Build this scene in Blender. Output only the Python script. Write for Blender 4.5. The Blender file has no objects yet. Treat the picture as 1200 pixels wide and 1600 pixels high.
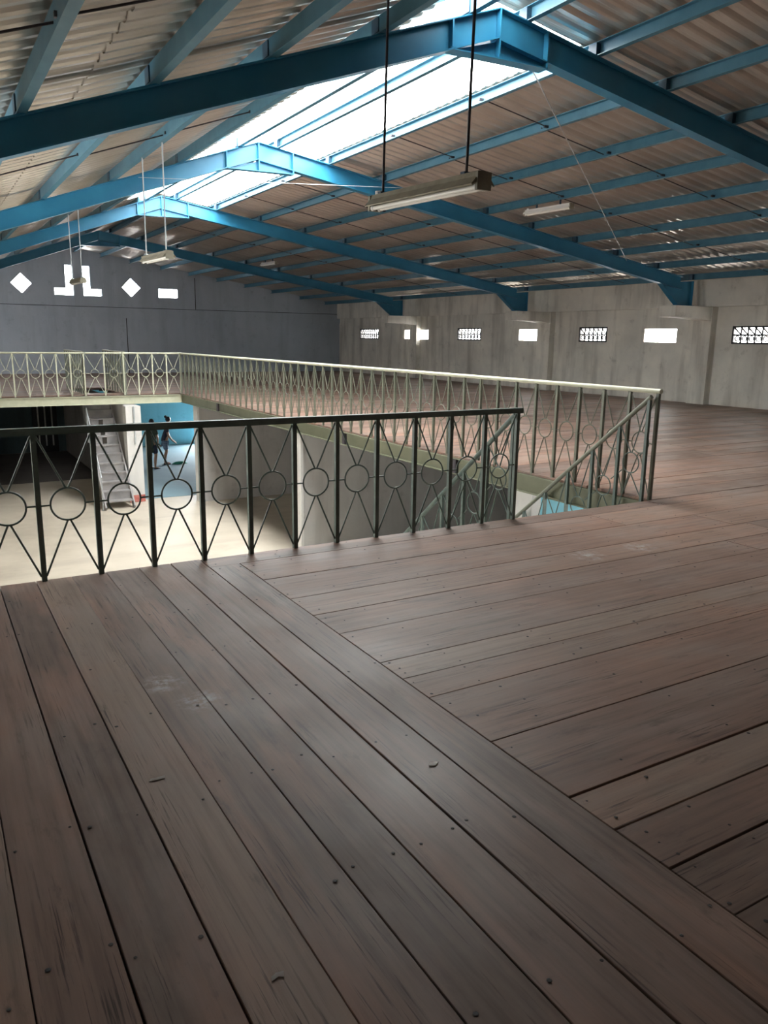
import bpy, bmesh, math, random
from mathutils import Vector, Matrix
random.seed(7)
sc = bpy.context.scene
COL = sc.collection

# ------------------------------------------------------------------ camera, sky, exposure
def set_camera():
    cd = bpy.data.cameras.new('camera'); co = bpy.data.objects.new('camera', cd); COL.objects.link(co)
    cd.sensor_fit = 'VERTICAL'; cd.sensor_height = 36.0; cd.lens = 36.0 * 1212.65 / 1600.0
    cd.clip_start = 0.05; cd.clip_end = 200
    r = Vector((0.8614989, -0.50756781, 0.01394867))
    d = Vector((-0.0986929, -0.19433295, -0.9759582))
    f = Vector((0.49807565, 0.83941028, -0.21751096))
    m = Matrix(((r.x, -d.x, -f.x, 0), (r.y, -d.y, -f.y, 0), (r.z, -d.z, -f.z, 1.55), (0, 0, 0, 1)))
    co.matrix_world = m
    sc.camera = co
set_camera()

SKY_STRENGTH = 9.0
w = bpy.data.worlds.new('overcast_sky'); sc.world = w; w.use_nodes = True
bg = w.node_tree.nodes['Background']
bg.inputs['Color'].default_value = (1.0, 0.985, 0.965, 1); bg.inputs['Strength'].default_value = SKY_STRENGTH

def area(name, loc, size, rot, power=None, color=(1, 1, 1), portal=False):
    l = bpy.data.lights.new(name, 'AREA'); l.shape = 'RECTANGLE'; l.size, l.size_y = size
    l.color = color
    if portal: l.cycles.is_portal = True
    else: l.energy = power
    o = bpy.data.objects.new(name, l); COL.objects.link(o); o.location = loc; o.rotation_euler = rot
    return o
# daylight through the ridge skylight and added openings (portals only guide the sampling of the sky)
area('daylight_skylight', (5.75, 13.4, 5.16), (2.3, 14.4), (0, 0, 0), portal=True)
# unseen openings added high in the left wall to brighten the interior
LEFT_ADDED = [(7.7, 9.2), (10.2, 11.7), (29.6, 31.2)]
for a_, b_ in LEFT_ADDED:
    area('daylight_added_left_opening', (-1.45, (a_ + b_) / 2, 1.55), (1.3, b_ - a_), (0, math.radians(-90), 0), portal=True)
area('added_fill_ground_doorway', (11.2, 31.85, -1.7), (2.4, 2.1), (math.radians(-90), 0, 0), power=420, color=(0.85, 0.93, 1.0))  # fill lamp at an unseen doorway, added to brighten the blue room

area('added_fill_right_doorway', (17.62, 3.0, -1.75), (2.1, 3.6), (0, math.radians(90), 0), power=420, color=(1.0, 0.98, 0.96))  # fill lamp at an unseen doorway, added to brighten the near blue wall
sc.view_settings.view_transform = 'Standard'; sc.view_settings.look = 'None'
sc.view_settings.gamma = 1.0; sc.view_settings.use_curve_mapping = False
sc.view_settings.exposure = 1.5
sc.cycles.use_denoising = True
sc.cycles.max_bounces = 10; sc.cycles.diffuse_bounces = 9; sc.cycles.glossy_bounces = 4
sc.cycles.transparent_max_bounces = 12; sc.cycles.sample_clamp_indirect = 8.0

# ------------------------------------------------------------------ materials
def mat(name):
    m = bpy.data.materials.new(name); m.use_nodes = True
    nt = m.node_tree; return m, nt, nt.nodes['Principled BSDF']
def N(nt, t, **kw):
    n = nt.nodes.new(t)
    for k, v in kw.items(): setattr(n, k, v)
    return n
def ramp(nt, fac, stops):
    r = N(nt, 'ShaderNodeValToRGB'); e = r.color_ramp.elements
    e[0].position, e[0].color = stops[0][0], (*stops[0][1], 1)
    e[1].position, e[1].color = stops[-1][0], (*stops[-1][1], 1)
    for p, c in stops[1:-1]:
        x = e.new(p); x.color = (*c, 1)
    nt.links.new(fac, r.inputs[0]); return r.outputs[0]
def noise(nt, vec, scale, detail=4, rough=0.55):
    n = N(nt, 'ShaderNodeTexNoise'); n.inputs['Scale'].default_value = scale
    n.inputs['Detail'].default_value = detail; n.inputs['Roughness'].default_value = rough
    if vec is not None: nt.links.new(vec, n.inputs['Vector'])
    return n.outputs['Fac']
def mapping(nt, src, scale):
    mp = N(nt, 'ShaderNodeMapping'); mp.inputs['Scale'].default_value = scale
    nt.links.new(src, mp.inputs['Vector']); return mp.outputs[0]
def mix(nt, fac, a, b, mode='MIX'):
    m = N(nt, 'ShaderNodeMix', data_type='RGBA', blend_type=mode)
    for s, v in ((0, fac), (6, a), (7, b)):
        if hasattr(v, 'is_output'): nt.links.new(v, m.inputs[s])
        else: m.inputs[s].default_value = v if s == 0 else (*v, 1)
    return m.outputs[2]
def bump(nt, b, h, strength=0.2, dist=0.01):
    n = N(nt, 'ShaderNodeBump'); n.inputs['Strength'].default_value = strength; n.inputs['Distance'].default_value = dist
    nt.links.new(h, n.inputs['Height']); nt.links.new(n.outputs[0], b.inputs['Normal'])

def painted(name, c1, c2, rough=0.45, scale=6, metal=0.0):
    m, nt, b = mat(name)
    g = N(nt, 'ShaderNodeNewGeometry')
    f = noise(nt, g.outputs['Position'], scale)
    nt.links.new(ramp(nt, f, [(0.3, c1), (0.7, c2)]), b.inputs['Base Color'])
    b.inputs['Roughness'].default_value = rough; b.inputs['Metallic'].default_value = metal
    return m
M = {}
M['blue'] = painted('blue_steel_paint', (0.022, 0.175, 0.31), (0.034, 0.22, 0.37), 0.38, 3)
M['purlin'] = painted('blue_purlin_paint', (0.042, 0.145, 0.215), (0.065, 0.19, 0.265), 0.45, 5)
M['cleat'] = painted('dark_blue_cleat', (0.02, 0.06, 0.10), (0.03, 0.08, 0.13), 0.5, 8)
M['sage_backlit'] = painted('sage_paint_backlit', (0.085, 0.125, 0.112), (0.13, 0.175, 0.155), 0.4, 14)  # same sage paint as the other railings, backlit shade put into the colour
M['sage'] = painted('sage_railing_paint', (0.125, 0.138, 0.105), (0.185, 0.195, 0.15), 0.42, 10)
M['sage_lit'] = painted('sage_paint_lit', (0.46, 0.47, 0.35), (0.56, 0.56, 0.43), 0.4, 8)  # same sage paint again, brightening from the skylight put into the colour
M['beam'] = painted('sage_beam_paint', (0.15, 0.16, 0.105), (0.21, 0.22, 0.15), 0.5, 2.5)
M['wire'] = painted('dark_steel_rod', (0.03, 0.025, 0.03), (0.06, 0.05, 0.06), 0.5, 10)
M['zincwire'] = painted('zinc_wire', (0.5, 0.5, 0.5), (0.65, 0.65, 0.65), 0.4, 10, 0.3)
M['lampbody'] = painted('lamp_body_enamel', (0.22, 0.205, 0.155), (0.32, 0.30, 0.23), 0.45, 12)
M['tube'] = painted('fluorescent_glass', (0.80, 0.78, 0.72), (0.88, 0.86, 0.80), 0.2, 5)
M['white'] = painted('white_metal', (0.70, 0.70, 0.68), (0.8, 0.8, 0.78), 0.4, 5)
M['nail'] = painted('rusty_nail', (0.012, 0.009, 0.008), (0.03, 0.02, 0.017), 0.6, 30)
M['gap'] = painted('dark_joist_timber', (0.03, 0.022, 0.018), (0.05, 0.035, 0.03), 0.9, 5)
M['skin'] = painted('skin', (0.30, 0.17, 0.11), (0.35, 0.20, 0.13), 0.5, 5)
M['hair'] = painted('black_hair', (0.01, 0.01, 0.012), (0.02, 0.018, 0.02), 0.5, 20)
M['navy'] = painted('navy_cotton', (0.012, 0.014, 0.03), (0.025, 0.03, 0.05), 0.9, 20)
M['olive'] = painted('olive_cotton', (0.03, 0.045, 0.03), (0.05, 0.065, 0.045), 0.9, 15)
M['greencloth'] = painted('green_cloth', (0.02, 0.20, 0.14), (0.03, 0.28, 0.20), 0.9, 15)
M['redpaint'] = painted('red_paint', (0.45, 0.12, 0.10), (0.60, 0.22, 0.18), 0.8, 12)
M['bars'] = painted('black_door_bars', (0.01, 0.011, 0.013), (0.02, 0.02, 0.025), 0.6, 10)
M['stairgrey'] = painted('grey_stair_paint', (0.22, 0.215, 0.22), (0.36, 0.34, 0.33), 0.6, 3)
M['pipe'] = painted('galvanised_pipe', (0.42, 0.45, 0.47), (0.55, 0.57, 0.58), 0.4, 8, 0.3)
M['paper'] = painted('scrap_paper', (0.7, 0.68, 0.64), (0.85, 0.83, 0.8), 0.9, 40)
M['fleck'] = painted('dried_paint_fleck', (0.30, 0.26, 0.24), (0.38, 0.34, 0.31), 0.9, 60)

def plaid():
    m, nt, b = mat('plaid_cotton')
    g = N(nt, 'ShaderNodeTexCoord')
    wv = N(nt, 'ShaderNodeTexWave'); wv.inputs['Scale'].default_value = 5; nt.links.new(g.outputs['Object'], wv.inputs['Vector'])
    wz = N(nt, 'ShaderNodeTexWave', bands_direction='Z'); wz.inputs['Scale'].default_value = 5; nt.links.new(g.outputs['Object'], wz.inputs['Vector'])
    c = mix(nt, wv.outputs['Fac'], (0.05, 0.09, 0.18), (0.14, 0.19, 0.27))
    nt.links.new(mix(nt, wz.outputs['Fac'], c, (0.2, 0.25, 0.32)), b.inputs['Base Color']); b.inputs['Roughness'].default_value = 0.9
    return m
M['plaid'] = plaid()

def plaster(name, lo, hi, stain, streak=0.55, cloud=0.5):
    m, nt, b = mat(name)
    g = N(nt, 'ShaderNodeNewGeometry'); P = g.outputs['Position']
    base = ramp(nt, noise(nt, P, cloud, 6, 0.6), [(0.32, lo), (0.68, hi)])
    st = noise(nt, mapping(nt, P, (1.6, 1.6, 0.18)), 1.3, 5, 0.6)
    f1 = ramp(nt, st, [(0.49, (0, 0, 0)), (0.74, (streak, streak, streak))])
    c = mix(nt, f1, base, stain)
    sp = ramp(nt, noise(nt, P, 2.6, 8, 0.7), [(0.57, (0, 0, 0)), (0.72, (0.5, 0.5, 0.5))])
    c = mix(nt, sp, c, stain)
    nt.links.new(c, b.inputs['Base Color']); b.inputs['Roughness'].default_value = 0.9
    bump(nt, b, noise(nt, P, 9, 6), 0.25, 0.02)
    return m
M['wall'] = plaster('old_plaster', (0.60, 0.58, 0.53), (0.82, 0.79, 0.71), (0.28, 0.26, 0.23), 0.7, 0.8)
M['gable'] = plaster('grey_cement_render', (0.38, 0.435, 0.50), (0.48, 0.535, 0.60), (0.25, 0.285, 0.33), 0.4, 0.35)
M['whitewall'] = plaster('whitewashed_plaster', (0.62, 0.61, 0.59), (0.74, 0.73, 0.70), (0.36, 0.34, 0.32), 0.35)
M['greywall'] = plaster('pale_partition_plaster', (0.46, 0.45, 0.44), (0.58, 0.57, 0.55), (0.28, 0.26, 0.25), 0.4)
M['bluewall'] = plaster('light_blue_wall_paint', (0.20, 0.52, 0.62), (0.25, 0.58, 0.69), (0.12, 0.33, 0.40), 0.3)
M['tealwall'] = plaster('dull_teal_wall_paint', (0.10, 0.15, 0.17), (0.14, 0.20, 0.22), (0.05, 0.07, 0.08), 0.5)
M['darkfloor'] = plaster('dark_floor_area', (0.085, 0.075, 0.07), (0.13, 0.115, 0.105), (0.05, 0.045, 0.04), 0.4)
M['reflectfloor'] = plaster('floor_with_blue_reflection', (0.13, 0.23, 0.27), (0.18, 0.28, 0.32), (0.15, 0.22, 0.25), 0.3)  # reflection of the blue walls painted into the floor colour

def concrete_floor():
    m, nt, b = mat('ground_concrete')
    g = N(nt, 'ShaderNodeNewGeometry'); P = g.outputs['Position']
    c = ramp(nt, noise(nt, P, 0.5, 8, 0.62), [(0.3, (0.40, 0.35, 0.28)), (0.5, (0.54, 0.48, 0.39)), (0.72, (0.60, 0.54, 0.45))])
    c = mix(nt, ramp(nt, noise(nt, mapping(nt, P, (0.3, 1.6, 1)), 1.0, 5), [(0.55, (0, 0, 0)), (0.75, (0.4, 0.4, 0.4))]), c, (0.33, 0.28, 0.23))
    nt.links.new(c, b.inputs['Base Color']); b.inputs['Roughness'].default_value = 0.55
    return m
M['concrete'] = concrete_floor()

SMUDGES = [(0.82, 3.34, 0.12), (0.91, 3.09, 0.12), (4.69, 4.0, 0.16), (4.15, 4.01, 0.16)]
def wood():
    m, nt, b = mat('hardwood_deck_boards')
    uv = N(nt, 'ShaderNodeUVMap'); uv.uv_map = 'board'
    at = N(nt, 'ShaderNodeAttribute'); at.attribute_name = 'tint'
    U = uv.outputs[0]
    tint = at.outputs['Fac']
    base = ramp(nt, tint, [(0.0, (0.150, 0.102, 0.082)), (0.35, (0.195, 0.132, 0.106)), (0.65, (0.235, 0.142, 0.108)), (1.0, (0.265, 0.190, 0.150))])
    g = N(nt, 'ShaderNodeNewGeometry'); P = g.outputs['Position']
    red = ramp(nt, noise(nt, mapping(nt, U, (0.7, 2.5, 1)), 1.5, 4, 0.5), [(0.50, (0, 0, 0)), (0.68, (0.7, 0.7, 0.7))])
    c = mix(nt, red, base, (0.31, 0.180, 0.132))
    worn = ramp(nt, noise(nt, mapping(nt, U, (0.8, 2.0, 1)), 1.3, 6, 0.6), [(0.46, (0, 0, 0)), (0.66, (0.6, 0.6, 0.6))])
    c = mix(nt, worn, c, (0.245, 0.195, 0.172))
    grain = noise(nt, mapping(nt, U, (0.7, 16, 1)), 1.5, 7, 0.62)
    gm = ramp(nt, grain, [(0.28, (0.68, 0.66, 0.65)), (0.47, (1.0, 1.0, 1.0)), (0.70, (1.2, 1.19, 1.17))])
    c = mix(nt, 1.0, c, gm, 'MULTIPLY')
    scuff = ramp(nt, noise(nt, mapping(nt, U, (1.5, 5, 1)), 1.9, 9, 0.72), [(0.57, (0, 0, 0)), (0.70, (0.6, 0.6, 0.6))])
    c = mix(nt, scuff, c, (0.085, 0.058, 0.048))
    dark = ramp(nt, noise(nt, mapping(nt, U, (1.3, 46, 1)), 2.2, 5, 0.6), [(0.555, (0, 0, 0)), (0.64, (0.8, 0.8, 0.8))])
    patch = ramp(nt, noise(nt, mapping(nt, U, (0.6, 3, 1)), 1.8, 2), [(0.48, (0, 0, 0)), (0.6, (1, 1, 1))])
    c = mix(nt, mix(nt, 1.0, dark, patch, 'MULTIPLY'), c, (0.045, 0.030, 0.026))
    dust = ramp(nt, noise(nt, P, 2.3, 9, 0.75), [(0.62, (0, 0, 0)), (0.76, (0.35, 0.35, 0.35))])
    c = mix(nt, dust, c, (0.33, 0.28, 0.25))
    # old pale paint and chalk smudges on the deck
    sm = noise(nt, P, 16, 6, 0.7)
    for (px, py, rad) in SMUDGES:
        vd = N(nt, 'ShaderNodeVectorMath', operation='DISTANCE'); vd.inputs[1].default_value = (px, py, 0); nt.links.new(P, vd.inputs[0])
        fall = N(nt, 'ShaderNodeMapRange'); fall.inputs['From Min'].default_value = rad; fall.inputs['From Max'].default_value = rad * 0.2
        nt.links.new(vd.outputs['Value'], fall.inputs['Value'])
        mm = N(nt, 'ShaderNodeMath', operation='MULTIPLY'); nt.links.new(fall.outputs[0], mm.inputs[0]); nt.links.new(ramp(nt, sm, [(0.45, (0, 0, 0)), (0.62, (0.8, 0.8, 0.8))]), mm.inputs[1])
        c = mix(nt, mm.outputs[0], c, (0.46, 0.45, 0.44))
    nt.links.new(c, b.inputs['Base Color'])
    r = ramp(nt, noise(nt, P, 1.7, 5), [(0.3, (0.42, 0.42, 0.42)), (0.7, (0.56, 0.56, 0.56))])
    nt.links.new(r, b.inputs['Roughness'])
    b.inputs['Specular IOR Level'].default_value = 0.22
    bump(nt, b, grain, 0.25, 0.004)
    return m
M['wood'] = wood()

def roofmat():
    m, nt, b = mat('weathered_metal_sheet')
    g = N(nt, 'ShaderNodeNewGeometry'); P = g.outputs['Position']
    c = ramp(nt, noise(nt, P, 0.7, 6, 0.6), [(0.3, (0.52, 0.47, 0.42)), (0.7, (0.68, 0.63, 0.57))])
    st = ramp(nt, noise(nt, mapping(nt, P, (0.35, 3.0, 1)), 1.2, 5), [(0.52, (0, 0, 0)), (0.75, (0.5, 0.5, 0.5))])
    c = mix(nt, st, c, (0.38, 0.33, 0.27))
    nt.links.new(c, b.inputs['Base Color'])
    b.inputs['Metallic'].default_value = 0.6; b.inputs['Roughness'].default_value = 0.30
    return m
M['roof'] = roofmat()

def skylightmat():
    m, nt, b = mat('translucent_fibreglass_sheet')
    nt.nodes.remove(b); out = nt.nodes['Material Output']
    t = N(nt, 'ShaderNodeBsdfTransparent'); t.inputs[0].default_value = (0.93, 0.96, 0.96, 1)
    tr = N(nt, 'ShaderNodeBsdfTranslucent'); tr.inputs[0].default_value = (0.92, 0.94, 0.94, 1)
    mx = N(nt, 'ShaderNodeMixShader'); mx.inputs[0].default_value = 0.45
    nt.links.new(t.outputs[0], mx.inputs[1]); nt.links.new(tr.outputs[0], mx.inputs[2]); nt.links.new(mx.outputs[0], out.inputs[0])
    return m
M['sky'] = skylightmat()

# ------------------------------------------------------------------ mesh helpers
class MB:
    def __init__(s): s.v = []; s.f = []; s.mi = []; s.sm = []
    def add(s, vs, fs, mi=0, smooth=False):
        b = len(s.v); s.v += [tuple(v) for v in vs]
        for f in fs: s.f.append([b + i for i in f]); s.mi.append(mi); s.sm.append(smooth)
        return s
    def box(s, x0, x1, y0, y1, z0, z1, mi=0):
        v = [(x, y, z) for z in (z0, z1) for x, y in ((x0, y0), (x1, y0), (x1, y1), (x0, y1))]
        return s.add(v, [(3, 2, 1, 0), (4, 5, 6, 7), (0, 1, 5, 4), (1, 2, 6, 5), (2, 3, 7, 6), (3, 0, 4, 7)], mi)
    def bar(s, a, b, w, h=None, up=(0, 0, 1), mi=0):
        """rectangular bar from a to b; w across, h along up"""
        h = h or w; a = Vector(a); b = Vector(b); d = (b - a).normalized(); up = Vector(up)
        side = d.cross(up)
        if side.length < 1e-4: side = d.cross(Vector((0, 1, 0)))
        side.normalize(); u = side.cross(d).normalized()
        v = []
        for p in (a, b):
            for i, j in ((-1, -1), (1, -1), (1, 1), (-1, 1)): v.append(p + side * (w / 2 * i) + u * (h / 2 * j))
        return s.add(v, [(3, 2, 1, 0), (4, 5, 6, 7), (0, 1, 5, 4), (1, 2, 6, 5), (2, 3, 7, 6), (3, 0, 4, 7)], mi)
    def tube(s, pts, r, n=8, closed=False, mi=0):
        pts = [Vector(p) for p in pts]; rings = []; k = len(pts)
        for i, p in enumerate(pts):
            if closed: t = pts[(i + 1) % k] - pts[i - 1]
            else: t = pts[min(i + 1, k - 1)] - pts[max(i - 1, 0)]
            t.normalize()
            a = t.cross(Vector((0, 1, 0)) if abs(t.y) < 0.9 else Vector((1, 0, 0))).normalized(); b = t.cross(a)
            rr = r[i] if isinstance(r, (list, tuple)) else r
            rings.append([p + a * (math.cos(2 * math.pi * j / n) * rr) + b * (math.sin(2 * math.pi * j / n) * rr) for j in range(n)])
        vs = [v for R in rings for v in R]; fs = []
        m = k if closed else k - 1
        for i in range(m):
            o, q = i * n, ((i + 1) % k) * n
            for j in range(n): fs.append((o + j, q + j, q + (j + 1) % n, o + (j + 1) % n))
        s.add(vs, fs, mi, True)
        if not closed:
            s.add(rings[0], [tuple(range(n))], mi); s.add(rings[-1], [tuple(reversed(range(n)))], mi)
        return s
    def prism(s, poly, axis, a0, a1, mi=0):
        """poly of 2D points extruded along axis 'x','y','z'"""
        def P(p, a): return {'y': (p[0], a, p[1]), 'x': (a, p[0], p[1]), 'z': (p[0], p[1], a)}[axis]
        n = len(poly); v = [P(p, a0) for p in poly] + [P(p, a1) for p in poly]
        fs = [tuple(range(n)), tuple(reversed(range(n, 2 * n)))] + [(i, i + n, (i + 1) % n + n, (i + 1) % n) for i in range(n)]
        return s.add(v, fs, mi)
    def mesh(s, name, mats):
        me = bpy.data.meshes.new(name); me.from_pydata(s.v, [], s.f)
        for m in (mats if isinstance(mats, (list, tuple)) else [mats]): me.materials.append(m)
        for p, mi, sm in zip(me.polygons, s.mi, s.sm): p.material_index = mi; p.use_smooth = sm
        bm = bmesh.new(); bm.from_mesh(me); bmesh.ops.recalc_face_normals(bm, faces=bm.faces); bm.to_mesh(me); bm.free()
        me.update(); return me
    def obj(s, name, mats, parent=None, **tags):
        return link(name, s.mesh(name, mats), parent, **tags)
def link(name, data, parent=None, loc=None, **tags):
    o = bpy.data.objects.new(name, data); COL.objects.link(o)
    if parent is not None: o.parent = parent
    if loc: o.location = loc
    for k, v in tags.items(): o[k] = v
    return o
def thing(name, label, category, loc=(0, 0, 0), rz=0, group=None):
    o = bpy.data.objects.new(name, None); COL.objects.link(o); o.location = loc; o.rotation_euler = (0, 0, rz)
    o.empty_display_size = 0.1
    o['label'] = label; o['category'] = category
    if group: o['group'] = group
    return o
def dup(o, parent=None, loc=None):
    c = o.copy(); COL.objects.link(c)
    if parent is not None: c.parent = parent
    if loc is not None: c.location = loc
    return c
def cut(mesh, cutter_mbs):
    """boolean out the cutters, return a plain mesh"""
    a = bpy.data.objects.new('tmp', mesh); COL.objects.link(a)
    tmp = [a]
    for c in cutter_mbs:
        o = c.obj('tmpc', []); tmp.append(o)
        md = a.modifiers.new('b', 'BOOLEAN'); md.object = o; md.operation = 'DIFFERENCE'; md.solver = 'EXACT'
    dg = bpy.context.evaluated_depsgraph_get()
    me = bpy.data.meshes.new_from_object(a.evaluated_get(dg))
    for o in tmp: bpy.data.objects.remove(o)
    return me

# ------------------------------------------------------------------ dimensions
RX, RZ = 5.4, 4.82            # ridge line, top of rafters
SR, SL = 0.150, 0.360         # slopes right and left
XW, XL = 17.7, -1.2           # right wall face, left wall face
YB, YG = -7.0, 34.3           # wall behind the camera, gable wall
G = -2.85                     # ground floor
YE, YF, XE = 5.24, 21.7, 6.27 # void: near edge, far edge, right edge
PH = 0.17                     # purlin height
FR = [7.0, 13.55, 19.8, 27.35]
def zr(x): return RZ - SR * (x - RX) if x >= RX else RZ - SL * (RX - x)
def zs(x): return zr(x) + PH  # underside of the sheets

# ------------------------------------------------------------------ roof sheets (ceiling) and skylight
RP = [5.78, 6.78, 7.93, 9.18, 10.38, 11.62, 12.9, 14.2, 15.6, 16.9]      # purlin lines, right slope
LP = [5.05, 4.02, 2.92, 1.88, 0.86, -0.2]                                 # purlin lines, left slope
SUP = sorted(RP + LP + [-1.6, 18.1])
def sag(x):
    """sheets dip a little between the purlins"""
    for p, q in zip(SUP, SUP[1:]):
        if p <= x <= q: return -0.005 * math.sin(math.pi * (x - p) / (q - p)) ** 2
    return 0.0
def sheet(x0, x1, y0, y1, lift0=0.0, lift1=0.0, pitch=0.22, h=0.036):
    b = MB(); ys = []
    y = y0
    while y < y1:
        for dy, dz in ((0, 0), (0.055, 0.001), (0.085, 0.012), (0.11, h), (0.165, h + 0.002), (0.195, 0.014)): ys.append((y + dy, dz))
        y += pitch
    ys.append((y1, 0))
    ys = [(min(a, y1), c) for a, c in ys]
    cols = [x0]; n = max(2, int(abs(x1 - x0) / 0.16))
    cols = [x0 + (x1 - x0) * i / n for i in range(n + 1)]
    vs = []
    for i, x in enumerate(cols):
        l = lift0 + (lift1 - lift0) * i / n + sag(x)
        for a, c in ys: vs.append((x, a, zs(x) + c + l))
    k = len(ys)
    fs = [(j * k + i, j * k + i + 1, (j + 1) * k + i + 1, (j + 1) * k + i) for j in range(n) for i in range(k - 1)]
    b.add(vs, fs)
    return b
SKY0, SKY1 = 4.72, 6.82
ceil = MB()
def put(x0, x1, y0, y1, l0=0, l1=0):
    s = sheet(x0, x1, y0, y1, l0, l1); ceil.add(s.v, s.f)
Y0, Y1 = YB - 0.3, YG + 0.35
xr = [6.76, 9.25, 12.0, 14.9, 18.1]
for i in range(4): put(xr[i], xr[i + 1] + 0.12, Y0, Y1, 0.012, 0.0)
xl = [4.78, 1.5, -1.6]
for i in range(2): put(xl[i], xl[i + 1] - 0.12, Y0, Y1, 0.012, 0.0)
for (a, bx, y0, y1) in ((5.4, 6.9, Y0, 7.18), (5.4, 4.7, Y0, 6.4), (5.4, 6.9, 20.4, Y1), (5.4, 4.7, 20.4, Y1)):
    put(a, bx, y0, y1, 0.006, 0.0)
ceil.obj('ceiling', M['roof'], kind='structure')
# ridge capping outside the skylight
cap = MB()
for y0, y1 in ((Y0, 6.45), (20.2, Y1)):
    cap.add([(RX - 0.25, y0, zs(RX - 0.25) + 0.05), (RX, y0, zs(RX) + 0.06), (RX + 0.25, y0, zs(RX + 0.25) + 0.05),
             (RX - 0.25, y1, zs(RX - 0.25) + 0.05), (RX, y1, zs(RX) + 0.06), (RX + 0.25, y1, zs(RX + 0.25) + 0.05)],
            [(0, 1, 4, 3), (1, 2, 5, 4)])
cap.obj('trim_1', M['roof'], kind='structure')
sheet(5.4, SKY1, 7.12, 20.5, 0.004, 0.02).obj('window_1', M['sky'], kind='structure')
sheet(5.4, SKY0, 6.35, 20.5, 0.004, 0.02).obj('window_2', M['sky'], kind='structure')

# ------------------------------------------------------------------ walls
def roof_poly(z0):
    t = 0.02
    return [(XL - 0.25, z0), (XW + 0.25, z0), (XW + 0.25, zs(XW + 0.25) + t), (RX, zs(RX) + t), (XL - 0.25, zs(XL - 0.25) + t)]
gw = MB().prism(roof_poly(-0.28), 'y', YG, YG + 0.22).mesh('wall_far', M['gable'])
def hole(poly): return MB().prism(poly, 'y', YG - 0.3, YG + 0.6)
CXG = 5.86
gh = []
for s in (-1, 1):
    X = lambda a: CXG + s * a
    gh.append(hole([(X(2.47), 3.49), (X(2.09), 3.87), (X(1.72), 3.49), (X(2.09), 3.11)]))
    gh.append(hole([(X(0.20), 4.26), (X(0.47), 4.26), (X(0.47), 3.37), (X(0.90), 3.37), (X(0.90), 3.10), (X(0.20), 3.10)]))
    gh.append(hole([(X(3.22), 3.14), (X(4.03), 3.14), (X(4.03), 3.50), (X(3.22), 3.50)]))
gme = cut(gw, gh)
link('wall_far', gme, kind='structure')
# upper gable is set back above a ledge; hairline joints in the render
jt = MB()
jt.box(XL, XW, YG - 0.012, YG, 2.665, 2.685)
jt.box(10.64, 10.67, YG - 0.008, YG, 2.69, zs(10.65) - 0.2)
jt.box(7.67, 7.70, YG - 0.008, YG, 0.0, 2.66)
jt.obj('trim_2', M['bars'], kind='structure')
MB().box(CXG - 0.19, CXG + 0.19, YG - 0.07, YG, 2.69, zs(RX) - 0.35).obj('trim_3', M['gable'], kind='structure')
# a flat concrete band below the joint, on the far wall
MB().box(XL, XW, YG - 0.05, YG, 2.25, 2.66).obj('trim_4', M['gable'], kind='structure')

rw = MB().box(XW, XW + 0.22, YB - 0.2, YG + 0.22, G, zs(XW) + 0.03).mesh('wall_right', M['wall'])
GR = [(5.2, 6.3), (11.55, 12.80), (17.0, 18.15), (23.1, 24.55), (30.5, 32.2)]  # first window is unseen, added for light on the right side
PO = [(8.4, 9.6), (1.5, 2.7), (14.5, 15.6), (19.95, 21.0), (26.55, 28.35)]  # first two openings are unseen, added for light on the right side
hs = [MB().box(XW - 0.3, XW + 0.6, a, b, 1.55, 1.99) for a, b in GR] + [MB().box(XW - 0.3, XW + 0.6, a, b, 1.57, 1.93) for a, b in PO] + [MB().box(XW - 0.3, XW + 0.6, 1.2, 4.8, G - 0.1, -0.7)]  # last hole is the unseen doorway added for its fill lamp
link('wall_right', cut(rw, hs), kind='structure')
lw = MB().box(XL - 0.22, XL, YB - 0.2, YG + 0.22, G, zs(XL) + 0.03).mesh('wall_left', M['wall'])
link('wall_left', cut(lw, [MB().box(XL - 0.6, XL + 0.3, a, b, 0.95, 2.15) for a, b in LEFT_ADDED]), kind='structure')  # these openings are unseen, added to let in more light
MB().prism(roof_poly(G), 'y', YB - 0.22, YB).obj('wall_near', M['wall'], kind='structure')
# ring beam band along the top of the right wall
MB().box(XW - 0.16, XW, YB, YG - 0.06, 2.47, zs(XW) + 0.02).obj('trim_5', M['wall'], kind='structure')
# pilasters and corbels
COLY = [(6.75, 7.2), (13.28, 13.82), (19.25, 19.85), (27.1, 27.6)]
for i, (a, b) in enumerate(COLY):
    MB().box(XW - 0.22, XW, a, b, 0.0, 2.46).obj(f'trim_{6 + i}', M['wall'], kind='structure')
    c = MB().prism([(XW - 0.22, 2.12), (XW - 0.22, 2.46), (16.12, 2.46), (16.12, 2.19), (16.9, 2.17)], 'y', a + 0.02, b - 0.02)
    c.obj(f'trim_{10 + i}', M['wall'], kind='structure')

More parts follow.
